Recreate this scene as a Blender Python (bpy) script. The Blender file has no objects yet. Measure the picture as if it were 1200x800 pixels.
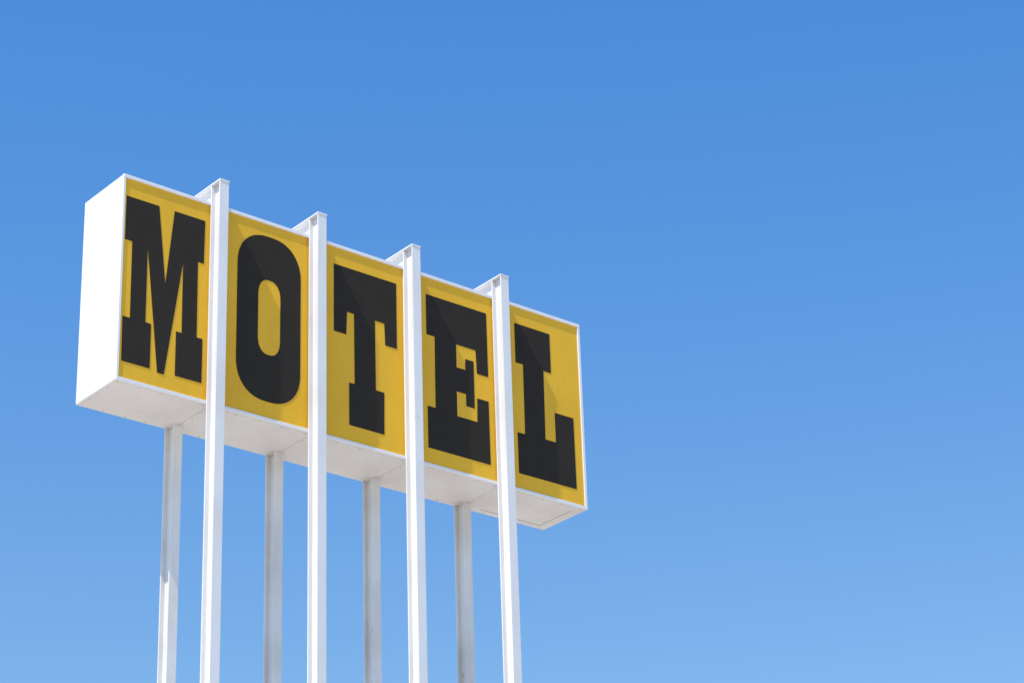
import bpy, bmesh, math, random
from mathutils import Matrix, Vector
random.seed(7)
scn=bpy.context.scene
Z0=10.6; W=5.316; D=0.68; H=2.0

# ---------------------------------------------------------------- materials
def nt(name):
    m=bpy.data.materials.new(name); m.use_nodes=True
    n=m.node_tree.nodes; l=m.node_tree.links
    return m,n,l,n['Principled BSDF']
def noise(n,l,scale,detail=6,rough=.6,sc=(1,1,1),loc=(0,0,0)):
    tc=n.new('ShaderNodeTexCoord'); mp=n.new('ShaderNodeMapping'); mp.inputs['Scale'].default_value=sc; mp.inputs['Location'].default_value=loc
    t=n.new('ShaderNodeTexNoise'); t.inputs['Scale'].default_value=scale; t.inputs['Detail'].default_value=detail; t.inputs['Roughness'].default_value=rough
    l.new(tc.outputs['Object'],mp.inputs[0]); l.new(mp.outputs[0],t.inputs['Vector']); return t.outputs['Fac']
def ramp(n,l,src,a,b,ca=(0,0,0,1),cb=(1,1,1,1)):
    r=n.new('ShaderNodeValToRGB'); r.color_ramp.elements[0].position=a; r.color_ramp.elements[1].position=b
    r.color_ramp.elements[0].color=ca; r.color_ramp.elements[1].color=cb; l.new(src,r.inputs[0]); return r.outputs[0]
def mix(n,l,fac,a,b):
    m=n.new('ShaderNodeMix'); m.data_type='RGBA'
    if isinstance(fac,float): m.inputs[0].default_value=fac
    else: l.new(fac,m.inputs[0])
    for i,x in ((6,a),(7,b)):
        if isinstance(x,tuple): m.inputs[i].default_value=x
        else: l.new(x,m.inputs[i])
    return m.outputs[2]
def bump(n,l,src,b,strength,dist):
    bp=n.new('ShaderNodeBump'); bp.inputs['Strength'].default_value=strength; bp.inputs['Distance'].default_value=dist
    l.new(src,bp.inputs['Height']); l.new(bp.outputs[0],b.inputs['Normal'])

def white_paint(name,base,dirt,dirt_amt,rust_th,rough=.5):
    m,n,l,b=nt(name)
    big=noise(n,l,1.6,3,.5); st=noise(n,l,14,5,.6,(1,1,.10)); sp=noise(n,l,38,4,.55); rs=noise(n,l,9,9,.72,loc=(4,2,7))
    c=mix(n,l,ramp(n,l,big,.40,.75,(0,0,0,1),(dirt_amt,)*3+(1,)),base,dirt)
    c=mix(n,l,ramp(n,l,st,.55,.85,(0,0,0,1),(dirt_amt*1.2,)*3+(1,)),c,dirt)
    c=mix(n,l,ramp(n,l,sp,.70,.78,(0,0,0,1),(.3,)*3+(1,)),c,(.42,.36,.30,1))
    c=mix(n,l,ramp(n,l,rs,rust_th,rust_th+.03,(0,0,0,1),(.8,)*3+(1,)),c,(.20,.115,.07,1))
    l.new(c,b.inputs['Base Color']); b.inputs['Roughness'].default_value=rough
    b.inputs['Specular IOR Level'].default_value=.3
    bump(n,l,noise(n,l,3,2,.5),b,.15,.006)
    return m
M_box=white_paint('white_sheet_metal',(.78,.755,.74,1),(.60,.56,.52,1),.25,.725)
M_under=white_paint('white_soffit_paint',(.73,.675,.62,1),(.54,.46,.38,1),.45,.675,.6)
M_pole=white_paint('white_steel_paint',(.76,.735,.715,1),(.58,.54,.50,1),.3,.695)
M_rear=white_paint('worn_steel_paint',(.73,.705,.68,1),(.46,.41,.36,1),.5,.65)

m,n,l,b=nt('yellow_acrylic'); M_yel=m
c=mix(n,l,ramp(n,l,noise(n,l,1.3,4,.55),.3,.75),(.82,.455,.028,1),(.75,.405,.025,1))
c=mix(n,l,ramp(n,l,noise(n,l,26,5,.6,(1,1,.15)),.5,.8,(0,0,0,1),(.35,.35,.35,1)),c,(.62,.34,.035,1))
l.new(c,b.inputs['Base Color']); b.inputs['Roughness'].default_value=.5; b.inputs['Specular IOR Level'].default_value=.2
bump(n,l,noise(n,l,2.2,2,.5),b,.2,.01)
m,n,l,b=nt('black_vinyl'); M_blk=m
c=mix(n,l,ramp(n,l,noise(n,l,6,6,.6),.35,.75),(.034,.0285,.024,1),(.039,.033,.028,1))
l.new(c,b.inputs['Base Color']); b.inputs['Roughness'].default_value=.85; b.inputs['Specular IOR Level'].default_value=.03
m,n,l,b=nt('seam_dark'); M_dark=m
b.inputs['Base Color'].default_value=(.10,.085,.07,1); b.inputs['Roughness'].default_value=.9
m,n,l,b=nt('screw_steel'); M_screw=m
b.inputs['Base Color'].default_value=(.30,.25,.21,1); b.inputs['Roughness'].default_value=.6; b.inputs['Metallic'].default_value=.4
m,n,l,b=nt('concrete'); M_conc=m
c=mix(n,l,noise(n,l,6,8,.65),(.30,.29,.27,1),(.46,.44,.41,1)); l.new(c,b.inputs['Base Color']); b.inputs['Roughness'].default_value=.9
bump(n,l,noise(n,l,60,6,.6),b,.4,.004)
m,n,l,b=nt('pale_desert_gravel'); M_gnd=m
c=mix(n,l,noise(n,l,.15,8,.6),(.57,.50,.41,1),(.65,.58,.49,1))
c=mix(n,l,ramp(n,l,noise(n,l,22,6,.7),.55,.72,(0,0,0,1),(.5,.5,.5,1)),c,(.42,.37,.31,1))
l.new(c,b.inputs['Base Color']); b.inputs['Roughness'].default_value=.95
bump(n,l,noise(n,l,30,8,.7),b,.6,.02)

# ---------------------------------------------------------------- helpers
root=bpy.data.objects.new('motel_sign',None); scn.collection.objects.link(root); root.location=(0,0,Z0)
def add(name,bm,mat,bevel=0,parent=root,smooth=False):
    me=bpy.data.meshes.new(name); bmesh.ops.recalc_face_normals(bm,faces=bm.faces); bm.to_mesh(me); bm.free()
    o=bpy.data.objects.new(name,me); scn.collection.objects.link(o); me.materials.append(mat)
    if parent: o.parent=parent
    if bevel:
        md=o.modifiers.new('bev','BEVEL'); md.width=bevel; md.segments=2; md.limit_method='ANGLE'
    return o
def bx(bm,a,b):
    vs=[bm.verts.new((x,y,z)) for x in (a[0],b[0]) for y in (a[1],b[1]) for z in (a[2],b[2])]
    for f in ((0,1,3,2),(4,6,7,5),(0,4,5,1),(2,3,7,6),(0,2,6,4),(1,5,7,3)): bm.faces.new([vs[i] for i in f])
def boxes(name,lst,mat,bevel=0):
    bm=bmesh.new()
    for a,b in lst: bx(bm,a,b)
    return add(name,bm,mat,bevel)
def extr(bm,prof,f0,f1):
    a=[bm.verts.new(f0(p)) for p in prof]; b=[bm.verts.new(f1(p)) for p in prof]; k=len(prof)
    for i in range(k): bm.faces.new((a[i],a[(i+1)%k],b[(i+1)%k],b[i]))
    bm.faces.new(a[::-1]); bm.faces.new(b)
def iprof(u0,u1,v0,v1,tf,tw):     # flanges at v0 and v1, web in the middle of u
    c=(u0+u1)/2
    return [(u0,v0),(u1,v0),(u1,v0+tf),(c+tw/2,v0+tf),(c+tw/2,v1-tf),(u1,v1-tf),(u1,v1),(u0,v1),(u0,v1-tf),(c-tw/2,v1-tf),(c-tw/2,v0+tf),(u0,v0+tf)]

# ---------------------------------------------------------------- cabinet
boxes('cabinet_shell',[((.002,.031,.008),(W-.002,D,H-.002))],M_box,.004)
lines=[(0,.023),(.918,1.035),(2.011,2.125),(3.095,3.225),(4.195,4.32),(5.286,W)]
fr=[((0,0,H-.033),(W,.03,H)),((0,0,0),(W,.03,.028))]
boxes('face_frame',fr,M_box,.003)
boxes('face_dividers',[((a,.002,.0285),(b,.029,H-.0335)) for a,b in lines],M_box,.002)
pan=[(.023,.918),(1.035,2.011),(2.125,3.095),(3.225,4.195),(4.32,5.286)]
boxes('yellow_panels',[((a-.004,.014,.022),(b+.004,.022,H-.028)) for a,b in pan],M_yel)
# soffit sheets, one per bay, with open joints
js=[0.001,.965,2.05,3.15,4.245,W-.001]
sh=[]
for i in range(5):
    sh.append(((js[i]+.002,.034,0),(js[i+1]-.002,D-.002,.006)))
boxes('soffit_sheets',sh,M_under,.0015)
boxes('soffit_backing',[((.01,.0305,.0065),(W-.01,D-.006,.0078))],M_dark)
# access panel joint on the soffit
hl=[((4.45,.598,-.0015),(5.20,.601,.001)),((5.197,.12,-.0015),(5.20,.597,.001))]
boxes('hatch_seams',hl,M_dark)
# screws
bm=bmesh.new()
def screw(p,r,n):
    q=Vector((0,0,1)).rotation_difference(Vector(n)).to_matrix().to_4x4()
    bmesh.ops.create_cone(bm,cap_ends=True,segments=10,radius1=r,radius2=r*.6,depth=r*.8,matrix=Matrix.Translation(p)@q)
for i in range(5):
    k=5
    for j in range(k):
        x=js[i]+.05+(js[i+1]-js[i]-.1)*j/(k-1)+random.uniform(-.012,.012)
        for y in (.055,D-.03): screw((x,y,-.002),.005,(0,0,-1))
    for y in (.2,.36,.5): screw((js[i]+.03,y,-.002),.005,(0,0,-1))
for z in (.1,.55,1.0,1.45,1.9):
    for y in (.06,D-.03): screw((0,y,z),.0045,(-1,0,0)); screw((W,y,z),.0045,(1,0,0))
add('screws',bm,M_screw)

# ---------------------------------------------------------------- letters
xs=[(.023,.918),(1.11,2.011),(2.203,3.095),(3.314,4.195),(4.409,5.284)]
ZT=1.967; ZH=1.939
def uv(i,u,v):
    t=v+.04*v*(1-v)
    uu=u+.027*u*(1-u)
    a,b=xs[i]; return (a+(b-a)*uu, ZT-ZH*t)
Mp=[(.02,.087),(.39,.087),(.485,.47),(.57,.087),(.935,.087),(.93,.305),(.86,.305),(.865,.69),(.935,.69),(.935,.915),(.625,.915),(.625,.69),(.69,.69),(.685,.33),(.50,.925),(.425,.925),(.275,.31),(.275,.69),(.34,.69),(.34,.915),(.03,.915),(.025,.69),(.105,.69),(.10,.305),(.02,.305)]
Tp=[(.09,.088),(.905,.088),(.905,.435),(.75,.435),(.74,.32),(.615,.32),(.62,.69),(.73,.69),(.725,.914),(.28,.914),(.28,.69),(.35,.69),(.345,.32),(.255,.32),(.245,.44),(.09,.44)]
Ep=[(.06,.09),(.90,.09),(.905,.435),(.745,.435),(.735,.31),(.46,.31),(.46,.435),(.585,.435),(.585,.375),(.70,.375),(.70,.63),(.585,.63),(.585,.565),(.455,.565),(.455,.70),(.735,.70),(.74,.57),(.90,.57),(.905,.915),(.06,.915),(.06,.69),(.165,.69),(.17,.305),(.06,.305)]
Lp=[(.065,.09),(.575,.09),(.575,.305),(.465,.305),(.455,.685),(.61,.685),(.61,.52),(.885,.52),(.89,.915),(.06,.915),(.06,.69),(.165,.69),(.17,.305),(.065,.305)]
def stadium(cx,cz,hw,hh,r,rz,n=20,e=2.25):
    pts=[]
    for q,(sx,sz) in enumerate(((1,1),(-1,1),(-1,-1),(1,-1))):
        for k in range(n+1):
            a=math.pi/2*(k/n)
            if q%2: a=math.pi/2-a
            ca,sa=abs(math.cos(a))**(2/e),abs(math.sin(a))**(2/e)
            pts.append((cx+sx*(hw-r+r*ca), cz+sz*(hh-rz+rz*sa)))
    return pts
def letter(name,polys):
    cu=bpy.data.curves.new(name,'CURVE'); cu.dimensions='2D'; cu.fill_mode='BOTH'; cu.extrude=.0012
    for P in polys:
        s=cu.splines.new('POLY'); s.points.add(len(P)-1)
        for i,(x,z) in enumerate(P): s.points[i].co=(x,z,0,1)
        s.use_cyclic_u=True
    t=bpy.data.objects.new('tmp',cu); scn.collection.objects.link(t)
    bpy.context.view_layer.update()
    me=bpy.data.meshes.new_from_object(t.evaluated_get(bpy.context.evaluated_depsgraph_get()))
    bpy.data.objects.remove(t)
    me.transform(Matrix.Translation((0,.0115,0))@Matrix.Rotation(math.pi/2,4,'X'))
    me.materials.clear(); me.materials.append(M_blk); me.shade_flat()
    o=bpy.data.objects.new(name,me); scn.collection.objects.link(o); o.parent=root
letter('letter_m',[[uv(0,*p) for p in Mp]])
x0,zt=uv(1,.115,.062); x1,zb=uv(1,.885,.915)
h0,ht=uv(1,.365,.285); h1,hb=uv(1,.635,.672)
letter('letter_o',[stadium((x0+x1)/2,(zt+zb)/2,(x1-x0)/2,(zt-zb)/2,.325,.36),
                   stadium((h0+h1)/2,(ht+hb)/2,(h1-h0)/2,(ht-hb)/2,.115,.17)])
letter('letter_t',[[uv(2,*p) for p in Tp]])
letter('letter_e',[[uv(3,*p) for p in Ep]])
letter('letter_l',[[uv(4,*p) for p in Lp]])

# ---------------------------------------------------------------- steel frames
PX=[1.005,2.088,3.186,4.276]; PW=.098; TOP=2.177
foot=[];plates=[];bm_b=bmesh.new()
for i,px in enumerate(PX):
    a=px-PW
    bm=bmesh.new(); extr(bm,iprof(a,px,-.15,-.001,.013,.010),lambda p:(p[0],p[1],-Z0+.2),lambda p:(p[0],p[1],TOP-.016))
    add('front_post_%d'%(i+1),bm,M_pole,.0025)
    bm=bmesh.new(); extr(bm,iprof(a,px,.53,.676,.013,.010),lambda p:(p[0],p[1],-Z0+.2),lambda p:(p[0],p[1],.0))
    add('rear_post_%d'%(i+1),bm,M_rear,.0025)
    bm=bmesh.new(); extr(bm,iprof(a+.002,px-.002,2.0015,TOP-.017,.012,.010),lambda p:(p[0],.0,p[1]),lambda p:(p[0],.676,p[1]))
    bx(bm,(a-.004,-.155,TOP-.0155),(px+.004,.682,TOP))
    add('cross_beam_%d'%(i+1),bm,M_pole,.002)
    for y0,y1 in ((-.15,0),(.53,.676)):
        yc=(y0+y1)/2; xc=(a+px)/2
        plates.append(((xc-.13,yc-.14,-Z0+.181),(xc+.13,yc+.14,-Z0+.2)))
        for sx in (-.1,.1):
            for sy in (-.115,.115):
                bmesh.ops.create_cone(bm_b,cap_ends=True,segments=6,radius1=.014,radius2=.014,depth=.03,matrix=Matrix.Translation((xc+sx,yc+sy,-Z0+.215)))
    foot.append(((xc-.3,-.38,-Z0-.1),(xc+.3,.9,-Z0+.18)))
boxes('footings',foot,M_conc,.01); boxes('base_plates',plates,M_rear,.002); add('anchor_bolts',bm_b,M_screw)

# ---------------------------------------------------------------- ground
bm=bmesh.new(); bmesh.ops.create_grid(bm,x_segments=40,y_segments=40,size=3000)
add('ground',bm,M_gnd,parent=None)

# ---------------------------------------------------------------- light
sd=Vector((-.65,-.15,1.0)).normalized()
s=bpy.data.lights.new('sun','SUN'); s.energy=4.8; s.angle=math.radians(.53); s.color=(1,.96,.90)
so=bpy.data.objects.new('sun',s); scn.collection.objects.link(so); so.rotation_euler=(-sd).to_track_quat('-Z','Y').to_euler(); so.location=sd*60
w=bpy.data.worlds.new('World'); scn.world=w; w.use_nodes=True; n=w.node_tree.nodes; l=w.node_tree.links
sky=n.new('ShaderNodeTexSky'); sky.sky_type='NISHITA'; sky.sun_disc=False
sky.sun_elevation=math.asin(sd.z); sky.sun_rotation=math.atan2(sd.x,sd.y); sky.altitude=300; sky.air_density=1.0; sky.dust_density=.6; sky.ozone_density=2.0
# clear-air grading of the sky by elevation (deeper, more saturated blue higher up)
tc=n.new('ShaderNodeTexCoord'); sx=n.new('ShaderNodeSeparateXYZ'); l.new(tc.outputs['Generated'],sx.inputs[0])
rp=n.new('ShaderNodeValToRGB'); l.new(sx.outputs['Z'],rp.inputs[0])
k=2.5
cr=rp.color_ramp; cr.elements[0].position=.0; cr.elements[0].color=(1.5/k,1.5/k,1.4/k,1)
cr.elements[1].position=1; cr.elements[1].color=(.6/k,1.35/k,2.05/k,1)
for p,c in ((.30,(1.12,1.47,1.60)),(.42,(.86,1.43,1.83)),(.545,(.64,1.40,2.02))):
    e=cr.elements.new(p); e.color=(c[0]/k,c[1]/k,c[2]/k,1)
mu=n.new('ShaderNodeVectorMath'); mu.operation='MULTIPLY'; l.new(sky.outputs[0],mu.inputs[0]); l.new(rp.outputs[0],mu.inputs[1])
m2=n.new('ShaderNodeVectorMath'); m2.operation='SCALE'; m2.inputs['Scale'].default_value=k; l.new(mu.outputs[0],m2.inputs[0])
bg=n['Background']; bg.inputs[1].default_value=.12; l.new(m2.outputs[0],bg.inputs[0])

# ---------------------------------------------------------------- camera
cam=bpy.data.cameras.new('camera'); co=bpy.data.objects.new('camera',cam); scn.collection.objects.link(co)
cam.sensor_width=36; cam.lens=2939.41/1200*36; cam.clip_end=8000
R=Matrix.Rotation(math.radians(-40.0300),4,'Z')@Matrix.Rotation(math.radians(90+25.3548),4,'X')@Matrix.Rotation(math.radians(-1.9795),4,'Z')
co.matrix_world=Matrix.Translation((-9.8938,-17.0404,-8.9799+Z0))@R
scn.camera=co
scn.view_settings.view_transform='Standard'; scn.view_settings.look='None'; scn.view_settings.exposure=0
